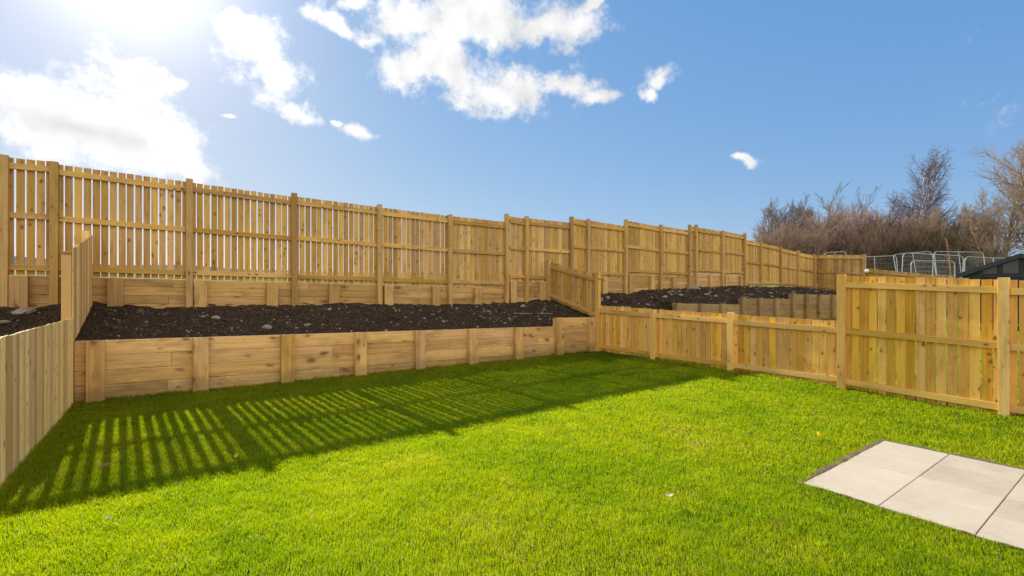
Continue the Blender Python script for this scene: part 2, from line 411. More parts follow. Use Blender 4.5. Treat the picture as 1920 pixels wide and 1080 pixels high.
# crumbs and pebbles, uncountable
def lump_verts(n_u=6, n_v=4):
    V = [(0, 0, 1)]
    for j in range(1, n_v):
        for i in range(n_u):
            a = 2 * math.pi * (i + .5 * (j % 2)) / n_u; p = math.pi * j / n_v
            V.append((math.sin(p) * math.cos(a), math.sin(p) * math.sin(a), math.cos(p)))
    V.append((0, 0, -1))
    F = []
    for i in range(n_u):
        F.append((0, 1 + i, 1 + (i + 1) % n_u))
        for j in range(n_v - 2):
            a = 1 + j * n_u + i; b = 1 + j * n_u + (i + 1) % n_u
            F += [(a, a + n_u, b), (b, a + n_u, b + n_u)]
        e = 1 + (n_v - 2) * n_u
        F.append((len(V) - 1, e + (i + 1) % n_u, e + i))
    return np.array(V), np.array(F)
LV, LF = lump_verts()
def scatter(name, n, u0, u1, smin, smax, pale, mat, power=3.0):
    u = RNG.uniform(u0, u1, n); v = RNG.uniform(8.55, 10.15, n)
    z = bed_z(u, v)
    s = smin + (smax - smin) * RNG.uniform(0, 1, n) ** power
    sc3 = s[:, None] * RNG.uniform(.6, 1.35, (n, 3)) * np.array([1.15, 1.15, .7])
    jit = RNG.uniform(.72, 1.2, (n, len(LV), 1))
    ang = RNG.uniform(0, 6.28, n); ca, sa = np.cos(ang), np.sin(ang)
    P = LV[None] * jit * sc3[:, None]
    X = P[..., 0] * ca[:, None] - P[..., 1] * sa[:, None] + u[:, None]
    Y = P[..., 0] * sa[:, None] + P[..., 1] * ca[:, None] + v[:, None]
    Z = P[..., 2] + z[:, None] + s[:, None] * .25
    F = (LF[None] + (np.arange(n) * len(LV))[:, None, None]).reshape(-1, 3)
    tone = np.repeat((RNG.uniform(0, 1, n) > pale).astype(float) * RNG.uniform(.75, 1, n), len(LV))
    o = raw_mesh(name, np.stack([X, Y, Z], -1).reshape(-1, 3), F, mat, attrs={'tone': tone})
    return tag(o, kind='stuff')
scatter('soil_crumbs', 16000, -1.0, 8.5, .003, .026, .04, M['pebble'])
scatter('soil_crumbs', 500, -1.0, 8.5, .018, .06, .0, M['pebble'], 2.5)
scatter('soil_crumbs', 2600, -4.5, -1.12, .006, .035, .03, M['pebble'])
scatter('soil_crumbs', 6500, 8.7, 25.8, .008, .05, .05, M['pebble'])

# loose stones: individuals
def stone_mesh(seed):
    r = np.random.default_rng(seed)
    V, F = lump_verts(9, 7)
    d = r.normal(size=(5, 3)); d /= np.linalg.norm(d, axis=1, keepdims=True)
    k = np.ones(len(V))
    for q in d: k = np.minimum(k, r.uniform(.62, .9) / np.maximum(V @ q, .05) * .98)
    V = V * np.clip(k, .5, 1.1)[:, None] * (1 + r.uniform(-.05, .05, (len(V), 1)))
    me = bpy.data.meshes.new('stone'); me.from_pydata([tuple(x) for x in V], [], [tuple(int(i) for i in f) for f in F])
    me.materials.append(M['stone']); return me
SM = [stone_mesh(100 + i) for i in range(6)]
def stone(u, v, s, label, group=None, flat=.55, i=None):
    o = bpy.data.objects.new('stone', SM[random.randrange(6) if i is None else i]); COL.objects.link(o)
    o.location = (u, v, float(bed_z(u, v)) + s * flat * .35)
    o.scale = (s * random.uniform(.9, 1.3), s * random.uniform(.7, 1.0), s * flat * random.uniform(.8, 1.1))
    o.rotation_euler = (random.uniform(-.2, .2), random.uniform(-.2, .2), random.uniform(0, 6.28))
    return tag(o, label, 'stone', group)
stone(.60, 9.35, .085, 'flat pale stone lying left of centre in the long soil bed', i=0, flat=.5)
stone(.44, 9.40, .045, 'small pale stone touching the flat stone left of centre in the bed', i=3)
stone(1.30, 8.80, .075, 'rounded pale stone close to the front edge of the long soil bed', i=2, flat=.8)
stone(1.95, 8.95, .06, 'wide grey stone beside the rounded stone near the bed front edge', i=4)
stone(2.55, 9.75, .06, 'pale angular stone near the upper timber wall in the bed', i=1)
stone(-1.77, 9.9, .17, 'large flat tan boulder in the left neighbour soil bed by the wall', i=0, flat=.42)
stone(-1.86, 9.4, .10, 'thin flat stone below the large boulder in the left soil bed', i=1, flat=.3)
stone(-2.05, 9.0, .12, 'pale blocky stone at the left edge of the left soil bed', i=3, flat=.6)
stone(-2.1, 9.35, .07, 'small pale stone above the blocky stone in the left soil bed', i=5, flat=.4)
stone(7.35, 9.75, .085, 'pale stone topmost of the cluster below the raised wall panel', i=2, flat=.7)
stone(15.3, 10.05, .22, 'large grey stone against the upper wall in the right hand bed', i=0, flat=.5)
stone(19.9, 10.1, .22, 'grey stone under the first low panel of the far fence', i=4, flat=.5)
rs = np.random.default_rng(4)
G1 = 'pale stones scattered over the soil at the right of the long bed'
for k in range(28):
    stone(float(3.6 + 4.3 * rs.uniform() ** .8), float(rs.uniform(8.65, 10.0)), float(rs.uniform(.018, .048)), 'small pale stone scattered on the dark soil of the long bed', G1)
G2 = 'pale stones scattered over the right neighbour soil'
for k in range(26):
    stone(float(rs.uniform(9.3, 21)), float(rs.uniform(8.7, 10.0)), float(rs.uniform(.04, .10)), 'small pale stone scattered on the soil beyond the low fence', G2)
# a stick lying on the soil
sg = []
p = np.array([6.75, 9.35, 0.]); q = np.array([7.75, 9.05, 0.])
pts = [p + (q - p) * t + np.array([0, .03 * math.sin(t * 6), 0]) for t in np.linspace(0, 1, 7)]
for a in pts: a[2] = float(np.interp(a[0], [6.7, 7.8], [float(bed_z(6.75, 9.35)), float(bed_z(7.75, 9.05))])) + .05
for a, b in zip(pts[:-1], pts[1:]): sg.append([*a, *b, .014, .012])
V, F = tubes(sg, 6)
tag(raw_mesh('stick', V, F, M['grey_bark'], base=pts[0], loc=pts[0]), 'long pale stick lying on the soil near the divider fence', 'stick')

# ------------------------------------------------------------------ fences
def fence(name, label, A, ang, nrm, posts, bays, pitch, gap, mats, post_w=.10, rail_h=.088, rails3=True, jag=.004, base_z=0, post_name='post'):
    """A: (u,v) origin of the fence line; ang: direction unit (u,v); nrm: unit (u,v) towards the side with the posts.
    posts: (s, z_top, z_bottom); bays: (s0, s1, top0, top1, bottom0, bottom1[, gap])"""
    e = np.array([ang[0], ang[1], 0.]); n = np.array([nrm[0], nrm[1], 0.]); up = np.array([0, 0, 1.])
    A3 = np.array([A[0], A[1], 0.])
    s_mid = (posts[0][0] + posts[-1][0]) / 2
    loc = A3 + e * s_mid + up * base_z
    root = empty(name, loc, label, 'fence')
    mp, mo = mats
    for (s, zt, zb) in posts:
        b = MB(); w = post_w * random.uniform(.97, 1.03)
        lean = e * random.uniform(-.006, .006)
        b.board(A3 + e * (s - w / 2) + n * .003 + up * zb, up * (zt - zb) + lean, e * w, n * w)
        b.build(post_name, mo, root, bevel=.004)
    for bay in bays:
        (s0, s1, t0, t1, b0, b1) = bay[:6]; gap_ = bay[6] if len(bay) > 6 else gap
        ln = s1 - s0
        T = lambda s: t0 + (t1 - t0) * (s - s0) / ln
        B = lambda s: b0 + (b1 - b0) * (s - s0) / ln
        k = max(1, round(ln / pitch)); pp = ln / k
        m = MB()
        for i in range(k):
            sa = s0 + i * pp + gap_ / 2 + random.uniform(-.2, .2) * gap_; wd = pp - gap_
            sm = sa + wd / 2
            zb = B(sm) + random.uniform(-jag, jag); zt = T(sm) + random.uniform(-jag, jag)
            tilt = e * random.uniform(-.0035, .0035)
            dn = random.uniform(-.0015, 0.0)
            m.board(A3 + e * sa + n * (dn - .018) + up * zb, up * (zt - zb) + tilt, e * wd, n * .018, skew=random.uniform(-.004, .004))
        m.build('picket_panel', mp, root)
        # rails butt between the posts
        a0, a1 = s0 + post_w / 2 + .002, s1 - post_w / 2 - .002
        offs = [('t', -.135), ('b', .115)]
        if rails3: offs.insert(1, ('m', 0))
        for kind, dz in offs:
            f = {'t': T, 'b': B, 'm': lambda s: (T(s) + B(s)) / 2 + .02}[kind]
            z0, z1 = f(a0) + dz + random.uniform(-.008, .008), f(a1) + dz + random.uniform(-.008, .008)
            r = MB()
            r.board(A3 + e * a0 + n * .003 + up * (z0 - rail_h / 2), e * (a1 - a0) + up * (z1 - z0), up * rail_h, n * .042)
            r.build('rail', mo if mats[0] is M['front_wood'] else mp, root, bevel=.003)
    return root

def upw(u):   # top of the upper retaining wall, stepped
    for a, z0, z1, ua, ub in UPPER:
        if ua <= u <= ub: return z0 + (z1 - z0) * (u - ua) / (ub - ua)
    return 1.6
UPPER = [(0, 1.79, 1.583, -4.6, 7.22), (0, 1.775, 1.735, 7.22, 9.50), (0, 1.945, 1.912, 9.50, 11.88), (0, 2.06, 1.99, 11.88, 15.50), (0, 2.16, 2.14, 15.50, 19.15)]
BACK = (-1, 0)
YB = 10.30
bw = (M['back_wood'], M['back_post'])
def bk(s): return float(np.interp(s, BU, BZ)) - .12
def wb(u, eps=.0): return upw(u) + .008
# long tall run behind the garden (and the left neighbour)
P = [(-5.6, 3.62), (-3.8, 3.58), (-2.04, 3.545), (-1.49, 3.53), (.265, 3.503), (2.0, 3.458), (3.75, 3.418), (5.5, 3.362), (7.19, 3.536)]
tops = {-5.6: (3.56, 3.54), -3.8: (3.54, 3.52), -2.04: (3.525, 3.545), -1.49: (3.512, 3.457), .265: (3.457, 3.393), 2.0: (3.408, 3.372), 3.75: (3.366, 3.337), 5.5: (3.338, 3.333)}
bays = []
for (a, _), (b, _) in zip(P[:-1], P[1:]):
    t = tops[a]; bays.append((a, b, t[0], t[1], wb(a + .01) if a > -4.5 else 1.83, wb(b - .01), {2.0: .0165, 3.75: .0145, 5.5: .0125}.get(a, .018)))
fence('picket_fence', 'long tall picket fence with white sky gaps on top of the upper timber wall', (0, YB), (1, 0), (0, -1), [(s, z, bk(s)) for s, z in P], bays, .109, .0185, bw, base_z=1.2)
# stepped tall run to the right
P = [(7.85, 3.54), (9.50, 3.677), (10.18, 3.675), (11.86, 3.806), (13.65, 3.782), (15.31, 3.918), (15.71, 3.95), (17.48, 3.868), (19.13, 3.882)]
bays = [(7.25, 7.85, 3.497, 3.478, wb(7.3), wb(7.85)), (7.85, 9.50, 3.497, 3.507, wb(7.85), wb(9.49)), (9.50, 10.18, 3.652, 3.627, wb(9.51), wb(10.18)),
        (10.18, 11.86, 3.645, 3.598, wb(10.18), wb(11.85)), (11.86, 13.65, 3.79, 3.722, wb(11.9), wb(13.65)), (13.65, 15.31, 3.746, 3.72, wb(13.65), wb(15.3)),
        (15.36, 15.71, 3.88, 3.876, wb(15.52), wb(15.71)), (15.71, 17.48, 3.874, 3.842, wb(15.71), wb(17.48)), (17.48, 19.13, 3.866, 3.808, wb(17.48), wb(19.1))]
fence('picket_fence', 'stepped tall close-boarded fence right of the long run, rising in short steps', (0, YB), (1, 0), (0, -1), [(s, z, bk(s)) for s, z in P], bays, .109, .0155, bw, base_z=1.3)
# lower far run, ending at the far corner
P = [(20.45, 3.60), (22.2, 3.488), (23.92, 3.405), (25.6, 3.31)]
bays = [(19.19, 20.45, 3.633, 3.577, 1.74, 1.74), (20.45, 22.2, 3.58, 3.468, 1.75, 1.74), (22.2, 23.92, 3.445, 3.36, 1.73, 1.70), (23.92, 26.02, 3.338, 3.25, 1.70, 1.60)]
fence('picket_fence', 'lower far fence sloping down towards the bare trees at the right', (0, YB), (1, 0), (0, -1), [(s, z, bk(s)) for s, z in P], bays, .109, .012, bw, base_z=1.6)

# left boundary: pickets face the garden, posts on the neighbour's side
lw = (M['left_wood'], M['left_wood'])
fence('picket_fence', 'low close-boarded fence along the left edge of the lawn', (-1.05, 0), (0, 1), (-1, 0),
      [(-2.3, 1.12, -.2), (-.55, 1.12, -.2), (1.2, 1.12, -.2), (2.95, 1.12, -.2), (4.7, 1.12, -.2), (6.5, 1.12, -.2)],
      [(-2.3, -.55, 1.15, 1.15, .03, .03), (-.55, 1.2, 1.15, 1.15, .03, .03), (1.2, 2.95, 1.15, 1.15, .03, .03), (2.95, 4.7, 1.15, 1.15, .03, .03), (4.7, 6.5, 1.15, 1.152, .03, .03), (6.5, 8.37, 1.152, 1.148, .03, .03)],
      .105, .007, lw, rails3=False)
fence('picket_fence', 'short raised boarded fence dividing the left soil bed from the long bed', (-1.05, 0), (0, 1), (-1, 0),
      [(8.42, 2.02, .4), (10.12, 2.46, .9)], [(8.37, 10.20, 2.05, 2.415, .83, 1.22)], .125, .006, lw, rails3=False, jag=.006, base_z=.85)

# right boundary, posts and rails face the garden
fw = (M['front_wood'], M['front_post'])
XR = 8.6
fence('picket_fence', 'short sloping divider fence between the two soil beds, rails facing left', (XR, 0), (0, 1), (-1, 0),
      [(10.14, 2.38, 1.0)], [(8.30, 10.14, 1.905, 2.315, .80, 1.29)], .109, .009, (M['back_wood'], M['back_post']), rails3=False, base_z=.85)
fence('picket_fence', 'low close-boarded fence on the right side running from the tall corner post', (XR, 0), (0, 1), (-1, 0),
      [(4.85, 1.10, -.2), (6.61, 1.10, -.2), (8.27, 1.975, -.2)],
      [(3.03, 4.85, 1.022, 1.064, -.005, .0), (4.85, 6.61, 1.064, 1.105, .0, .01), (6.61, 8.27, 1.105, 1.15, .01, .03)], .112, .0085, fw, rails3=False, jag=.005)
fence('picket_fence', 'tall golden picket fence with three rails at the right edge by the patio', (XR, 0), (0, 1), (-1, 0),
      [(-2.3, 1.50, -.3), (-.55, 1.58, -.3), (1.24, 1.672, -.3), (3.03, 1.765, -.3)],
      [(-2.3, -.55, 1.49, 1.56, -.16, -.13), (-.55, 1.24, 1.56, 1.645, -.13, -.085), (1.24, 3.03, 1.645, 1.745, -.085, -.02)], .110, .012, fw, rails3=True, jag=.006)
# far neighbour's boundary
XF = 26.0
fence('picket_fence', 'far side-on fence panel joining the low run at the far corner', (XF, 0), (0, 1), (-1, 0),
      [(8.28, 3.20, 1.0)], [(8.28, 10.27, 3.17, 3.30, 1.35, 1.60)], .115, .008, bw, rails3=True, base_z=1.2)
fence('picket_fence', 'far low fence in front of the steel site barriers', (XF, 0), (0, 1), (-1, 0),
      [(6.4, 2.27, .5), (4.6, 1.98, .5), (2.8, 1.8, .5), (1.0, 1.7, .5)][::-1],
      [(1.0, 2.8, 1.65, 1.78, .7, .75), (2.8, 4.6, 1.78, 2.0, .75, .8), (4.6, 6.4, 2.0, 2.27, .8, .95), (6.4, 8.22, 2.27, 2.56, .95, 1.2)], .115, .008, bw, rails3=False, base_z=.6)

# ------------------------------------------------------------------ retaining walls
def retaining_wall(label, yface, segs, uprights, mat, course=.2, joint=2.34, base_z=0, depth=.1, ufront=.1, uw=.2):
    """segs: (u0, u1, top0, top1, base0, base1); uprights: (u, z_top, z_bottom)"""
    u0 = segs[0][0]; u1 = segs[-1][1]
    root = empty('retaining_wall', ((u0 + u1) / 2, yface, base_z), label, 'retaining wall')
    for (a, b, t0, t1, z0, z1) in segs:
        nc = max(1, math.ceil((max(t0 - z0, t1 - z1)) / course))
        sl = (t1 - t0) / (b - a)
        for c in range(nc):
            cuts = [a]; x = a + (joint if c % 2 == 0 else joint * .5) + random.uniform(-.25, .25)
            while x < b - .5:
                cuts.append(x); x += joint + random.uniform(-.1, .1)
            cuts.append(b)
            for p, q in zip(cuts[:-1], cuts[1:]):
                m = MB(); zt = t0 + sl * (p - a) - c * course
                g = .0025; dy = random.uniform(0, .004)
                ln = q - p - g
                m.board((p + g / 2, yface + dy, zt - course + .002), (ln, 0, sl * ln), (0, 0, course - .003), (0, depth, 0))
                m.build('sleeper', mat, root, bevel=.005)
    for (u, zt, zb) in uprights:
        m = MB(); w = uw * random.uniform(.95, 1.05)
        m.board((u - w / 2, yface - ufront, zb), (random.uniform(-.006, .006), 0, zt - zb), (w, 0, 0), (0, ufront - .003, 0))
        m.build('upright_post', mat, root, bevel=.008)
    return root
ups = [-.815, .355, 1.53, 2.71, 3.845, 5.01, 6.18]
retaining_wall('front sleeper retaining wall between the lawn and the long soil bed', 8.40,
               [(-1.03, 7.28, .843, .678, -.05, -.05), (7.283, 8.56, .872, .850, -.05, -.02)],
               [(u, float(wall_top(u)) + .004, -.1) for u in ups] + [(7.36, .885, -.1), (8.40, .852, -.1)], M['sleeper'])
retaining_wall('neighbour sleeper wall end showing above the low left fence', 8.40,
               [(-4.6, -1.075, .90, .85, .0, .0)], [(-1.95, .90, -.1), (-1.22, .95, -.1), (-3.1, .92, -.1), (-4.3, .92, -.1)], M['sleeper'])
# upper wall
u_up = []
x = -4.27
while x < 19.1:
    u_up.append(x); x += 1.172
fposts = [-2.04, -1.49, .265, 2.0, 3.75, 5.5, 7.19, 7.85, 9.5, 10.18, 11.86, 13.65, 15.31, 15.71, 17.48, 19.13]
def clear(u):
    for fp in fposts:
        if abs(u - fp) < .157: u = fp + (.157 if u >= fp else -.157)
    return u
own = [-4.25, -3.1, -1.88, -.75, .435, 1.60, 2.77, 3.96, 5.13, 6.30, 7.40, 8.42]
retaining_wall('upper sleeper wall under the long tall fence, behind the long soil bed', YB + .003,
               [(-4.6, 7.22, 1.79, 1.583, 1.1, 1.05), (7.222, 8.56, 1.775, 1.752, 1.1, 1.1)],
               [(clear(u), upw(u) - .002, bk(u) - .05) for u in own], M['upper_sleeper'], course=.145, base_z=1.1)
oth = [9.82, 10.9, 12.08, 13.2, 14.4, 15.5, 16.7, 17.75, 18.85]
retaining_wall('upper stepped sleeper wall under the stepped fence, behind the right bed', YB + .003,
               [(8.64, 9.50, 1.752, 1.735, 1.1, 1.1), (9.502, 11.88, 1.945, 1.912, 1.2, 1.3), (11.882, 15.50, 2.06, 1.99, 1.35, 1.4), (15.502, 19.15, 2.16, 2.14, 1.5, 1.5)],
               [(clear(u), upw(u) - .002, bk(u) - .05) for u in oth], M['upper_sleeper'], course=.145, base_z=1.3)
rr = [(11.92, 1.16), (13.1, 1.12), (14.25, 1.10), (15.5, 1.31), (16.62, 1.27), (17.78, 1.25), (19.08, 1.44), (20.18, 1.40), (21.35, 1.375), (22.62, 1.35), (23.9, 1.33), (25.1, 1.31)]
retaining_wall('grey stepped sleeper wall seen over the low right fence', 8.40,
               [(8.66, 11.85, .86, .84, 0, 0), (11.852, 15.44, 1.15, 1.056, .1, .2), (15.442, 19.0, 1.272, 1.205, .25, .35), (19.002, 25.9, 1.398, 1.29, .4, .6)],
               [(u, z, .1) for u, z in rr], M['old_sleeper'], base_z=.2)

# ------------------------------------------------------------------ patio
PZ = -.052
root = bpy.data.objects.new('patio', None); COL.objects.link(root); root.location = (5.08, .5, PZ); tag(root, kind='structure')
pu0, pu1, pv1 = 4.15, 6.02, 1.75
rows = 4; pitch_u = (pu1 - pu0) / rows; pitch_v = .508
NCOL = 7
for i in range(rows):
    for j in range(NCOL):
        m = MB()
        dz = random.uniform(-.0015, .0015)
        m.board((pu0 + i * pitch_u + .0012, pv1 - (j + 1) * pitch_v + .0035, PZ - .045 + dz), (pitch_u - .0024, 0, 0), (0, pitch_v - .007, 0), (0, 0, .045))
        m.build('paving_slab', M['slab'], root, bevel=.003)
pv0 = pv1 - NCOL * pitch_v
# bare earth showing round the slabs
e_u = np.arange(pu0 - .02, pu1 + .07, .02); e_v = np.arange(pv0 - .04, pv1 + .06, .02)
def earth(u, v):
    ins = (u > pu0) & (u < pu1) & (v > pv0) & (v < pv1)
    return np.where(ins, PZ - .004, PZ + .004 + .03 * fbm(u * 9, v * 9, 3, 3))
tag(grid_mesh('bare_earth', e_u, e_v, earth, M['slab_edge']), kind='structure')

# ------------------------------------------------------------------ grass
def blades(name, u, v, hmul, wmul, z, mat, tone):
    n = len(u)
    h = hmul * RNG.uniform(.55, 1.25, n)
    w = wmul * RNG.uniform(.7, 1.25, n)
    az = RNG.normal(0, .8, n) + math.pi * (RNG.uniform(0, 1, n) < .5)
    lean = RNG.uniform(.05, .85, n) * h
    la = RNG.uniform(0, 2 * math.pi, n)
    dx, dy = np.cos(az) * w / 2, np.sin(az) * w / 2
    lx, ly = np.cos(la) * lean, np.sin(la) * lean
    V = np.zeros((n, 5, 3), np.float32)
    V[:, 0] = np.stack([u - dx, v - dy, z - .008], -1); V[:, 1] = np.stack([u + dx, v + dy, z - .008], -1)
    mz = z + h * .62
    V[:, 2] = np.stack([u + lx * .35 + dx * .8, v + ly * .35 + dy * .8, mz], -1); V[:, 3] = np.stack([u + lx * .35 - dx * .8, v + ly * .35 - dy * .8, mz], -1)
    V[:, 4] = np.stack([u + lx, v + ly, z + h * .95], -1)
    b = np.arange(n)[:, None] * 5
    F = np.concatenate([b + np.array([[0, 1, 2]]), b + np.array([[0, 2, 3]]), b + np.array([[3, 2, 4]])], 0)
    tip = np.tile(np.array([0, 0, .5, .5, 1.0]), n)  # drives the painted root shade, middle of the blade half dark
    o = raw_mesh(name, V.reshape(-1, 3), F.astype(np.int32), mat, attrs={'tone': np.repeat(tone, 5), 'tip': tip})
    return tag(o, kind='stuff')
def lawn_points(n, u0, u1, v0, v1, dens):
    u = RNG.uniform(u0, u1, n); v = RNG.uniform(v0, v1, n)
    keep = RNG.uniform(0, 1, n) < dens(u, v)
    return u[keep], v[keep]
def lawn_density(u, v):
    d = np.hypot(u, v)
    den = np.clip((3.6 / np.maximum(d, .5)) ** 1.5, .10, 1)
    fwd = .5835 * u + .8121 * v; rgt = np.abs(.8121 * u - .5835 * v)
    den = np.where((fwd < 2.0) | (rgt > fwd * 1.25 + .8), den * .2, den)
    tuft = .72 + .56 * (vnoise(u * 9, v * 9, 71) * .6 + vnoise(u * 23, v * 23, 72) * .4)
    den = den * np.clip(tuft, 0, 1.2)
    m = .012
    inside = (u > pu0 + .004) & (u < pu1 + .008 + .03 * vnoise(u * 12, v * 12, 8)) & (v > pv0) & (v < pv1 + .008 + .04 * (vnoise(u * 12, v * 12, 9) - .5))
    return np.where(inside, 0, den)
u, v = lawn_points(3000000, -1.02, 8.57, -2.2, 8.38, lawn_density)
d = np.hypot(u, v)
patch = .5 + 1.0 * (vnoise(u * .7, v * .7, 41) * .35 + vnoise(u * 2.3, v * 2.3, 42) * .35 + vnoise(u * 7, v * 7, 43) * .3 - .5)
tone = np.clip(.02 + .90 * patch + RNG.normal(0, .15, len(u)) - .12 * sstep(5.5, 8.4, u), 0, .97)
dry_glint = RNG.uniform(0, 1, len(u)) < .022  # pale dry blades that double as painted white glints
tone[dry_glint] = 1.0
hm = .033 * (.65 + .5 * vnoise(u * 5, v * 5, 51) + .4 * vnoise(u * 17, v * 17, 52))
# taller, unmown edges along the timber and the slabs
edge = np.minimum(np.minimum(u + 1.05, 8.6 - u), 8.4 - v)
hm = hm * (1 + .8 * sstep(.14, 0, edge))
wm = .0021 * np.clip(d / 3.6, .8, 3.0)
print('blades', len(u))
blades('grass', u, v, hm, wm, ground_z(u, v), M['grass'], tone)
# neighbour's grass, seen through and over the fences
u = RNG.uniform(8.75, 22.9, 60000); v = RNG.uniform(1, 8.2, 60000)
blades('grass', u, v, np.full(len(u), .06), np.full(len(u), .014), ground_z(u, v), M['grass'], np.clip(.5 + RNG.normal(0, .15, len(u)), 0, 1))
# ------------------------------------------------------------------ fallen leaves
def leaf(u, v, size, mat, label, curl=.5, rot=0, lift=.045):
    V = []; F = []; n = 7
    for i in range(n):
        t = i / (n - 1); w = size * .36 * math.sin(math.pi * (t * .92 + .04)) ** .8
        x = (t - .5) * size; z = curl * size * (t - .4) ** 2
        V += [(x, -w, z + w * curl * .6), (x, 0, z), (x, w, z + w * curl * .9)]
        if i:
            b = 3 * i
            F += [(b - 3, b, b + 1, b - 2), (b - 2, b + 1, b + 2, b - 1)]
    o = raw_mesh('fallen_leaf', V, F, mat, smooth=True, loc=(u, v, float(ground_z(u, v)) + lift + .018))
    o.rotation_euler = (random.uniform(-.5, .5), random.uniform(-.5, .5), rot)
    return tag(o, label, 'leaf')
leaf(-.44, 5.05, .085, M['leaf_brown'], 'curled brown leaf on the shaded striped grass at the left', rot=.4)
leaf(.46, 4.72, .055, M['leaf_yellow'], 'small yellow leaf at the shadow edge on the lawn', rot=1.4)
leaf(-.32, 3.88, .055, M['leaf_pale'], 'pale leaf on the sunlit grass at the lower left', rot=1.0)
leaf(2.90, 2.10, .06, M['leaf_pale'], 'cream coloured leaf standing on the grass left of the patio', rot=2.4, curl=1.2, lift=.055)
leaf(3.16, 1.48, .06, M['leaf_brown'], 'orange brown leaf lying on the grass below the patio corner', rot=1.9)
leaf(5.36, 2.10, .085, M['leaf_yellow'], 'bright yellow leaf sticking up from the grass above the patio', rot=.9, curl=1.0, lift=.07)
leaf(5.28, 2.14, .07, M['leaf_brown'], 'brown leaf beside the bright yellow leaf above the patio', rot=2.6)
leaf(1.42, 6.85, .07, M['leaf_pale'], 'whitish scrap of leaf on shaded grass near the front wall', rot=.2)

# ------------------------------------------------------------------ steel site barriers
def bar_pts(pts, r): return [[*a, *b, r, r] for a, b in zip(pts[:-1], pts[1:])]
def barrier(label, p0, az, width=3.4, height=2.0, lean=0., tilt=0.):
    root = empty('site_barrier', p0, label, 'barrier', 'steel mesh site barriers behind the far fence')
    root.rotation_euler = (lean, tilt, R(az))
    r = .26; P = [(0, 0, 0), (0, 0, height - r)]
    for a in np.linspace(180, 90, 6)[1:]: P.append((r + r * math.cos(R(a)), 0, height - r + r * math.sin(R(a))))
    for a in np.linspace(90, 0, 6): P.append((width - r + r * math.cos(R(a)), 0, height - r + r * math.sin(R(a))))
    P.append((width, 0, 0))
    V, F = tubes(bar_pts(P, .024), 6); raw_mesh('frame', V, F, M['steel'], root, smooth=True)
    sg = []
    sg += bar_pts([(width * .5, 0, .0), (width * .5, 0, height)], .019)
    sg += bar_pts([(0, 0, .25), (width, 0, .25)], .019)
    V, F = tubes(sg, 6); raw_mesh('brace', V, F, M['steel'], root, smooth=True)
    sg = []
    for x in np.arange(.08, width - .03, .075): sg += bar_pts([(x, .02, .25), (x, .02, height - .02)], .0013)
    for z in np.arange(.35, height, .29): sg += bar_pts([(.02, .015, z), (width - .02, .015, z)], .004)
    V, F = tubes(sg, 3); raw_mesh('mesh_infill', V, F, M['steel'], root)
    return root
def at(px, py, d):    # bearing in the picture, d metres ahead of the camera
    t = (px - 960) / 890.; return np.array([d * (.5835 + .8121 * t), d * (.8121 - .5835 * t), 1.5 + (546 - py) * d / 890.])
def span(label, xa, ya, xb, yb, d, lean=0., h=2.0, ddep=0.):
    a = at(xa, ya, d); b = at(xb, yb, d + ddep); w = math.hypot(*(b - a)[:2])
    z = min(a[2], b[2])
    az = math.degrees(math.atan2((b - a)[1], (b - a)[0]))
    sl = math.atan2((b - a)[2], w)
    return barrier(label, (a[0], a[1], a[2] - h), az, w, h, lean, -sl)
span('steel mesh barrier with rounded frame, nearest and tallest of the row', 1690, 474, 1804, 480, 30.0, lean=.0)
span('steel mesh barrier partly hidden by the dark shed roof', 1806, 481, 1912, 486, 30.3, lean=.02)
span('thin steel mesh barrier at the end of the side-on fence', 1600, 483, 1684, 479, 32.0)
span('steel mesh barrier leaning back behind the tallest one', 1684, 476, 1757, 470, 33.0, lean=-.12)
span('lower steel barrier with narrow end loop in front of the tallest one', 1708, 489, 1790, 489, 28.5, lean=.0, h=1.6)
span('farthest leaning steel barrier behind the pale young tree', 1757, 470, 1850, 472, 34.0, lean=-.15)
span('steel barrier whose top shows above the far low fence', 1548, 474, 1590, 471, 33.5)

# small white light on the far fence corner
wl = empty('outdoor_light', (25.85, 8.16, 2.42), 'small round white light fixed at the end of the far side-on fence', 'light')
V, F = lump_verts(14, 10); raw_mesh('lamp_globe', V * np.array([.085, .085, .095]), [tuple(int(i) for i in f) for f in F], M['white_plastic'], wl, smooth=True)
V, F = tubes([[.06, .0, .0, .14, .06, .0, .035, .05]], 8); raw_mesh('bracket', V, F, M['steel'], wl, smooth=True)

# ------------------------------------------------------------------ shed (dark, gable towards the gardens)
SX, SY, SZ = 20.0, 2.55, .52
shed = empty('garden_shed', (SX, SY, SZ), 'charcoal painted garden shed with pitched felt roof behind the tall right fence', 'shed')
def boxes(name, L, mat, parent, bevel=.004):
    m = MB()
    for (a, b) in L:
        a = np.array(a, float); b = np.array(b, float); d = b - a
        m.board(a + np.array(parent.location), (d[0], 0, 0), (0, d[1], 0), (0, 0, d[2]))
    return m.build(name, mat, parent, bevel=bevel)
hw = 1.27; ea = 1.50; ap = 2.02; dp = 2.1
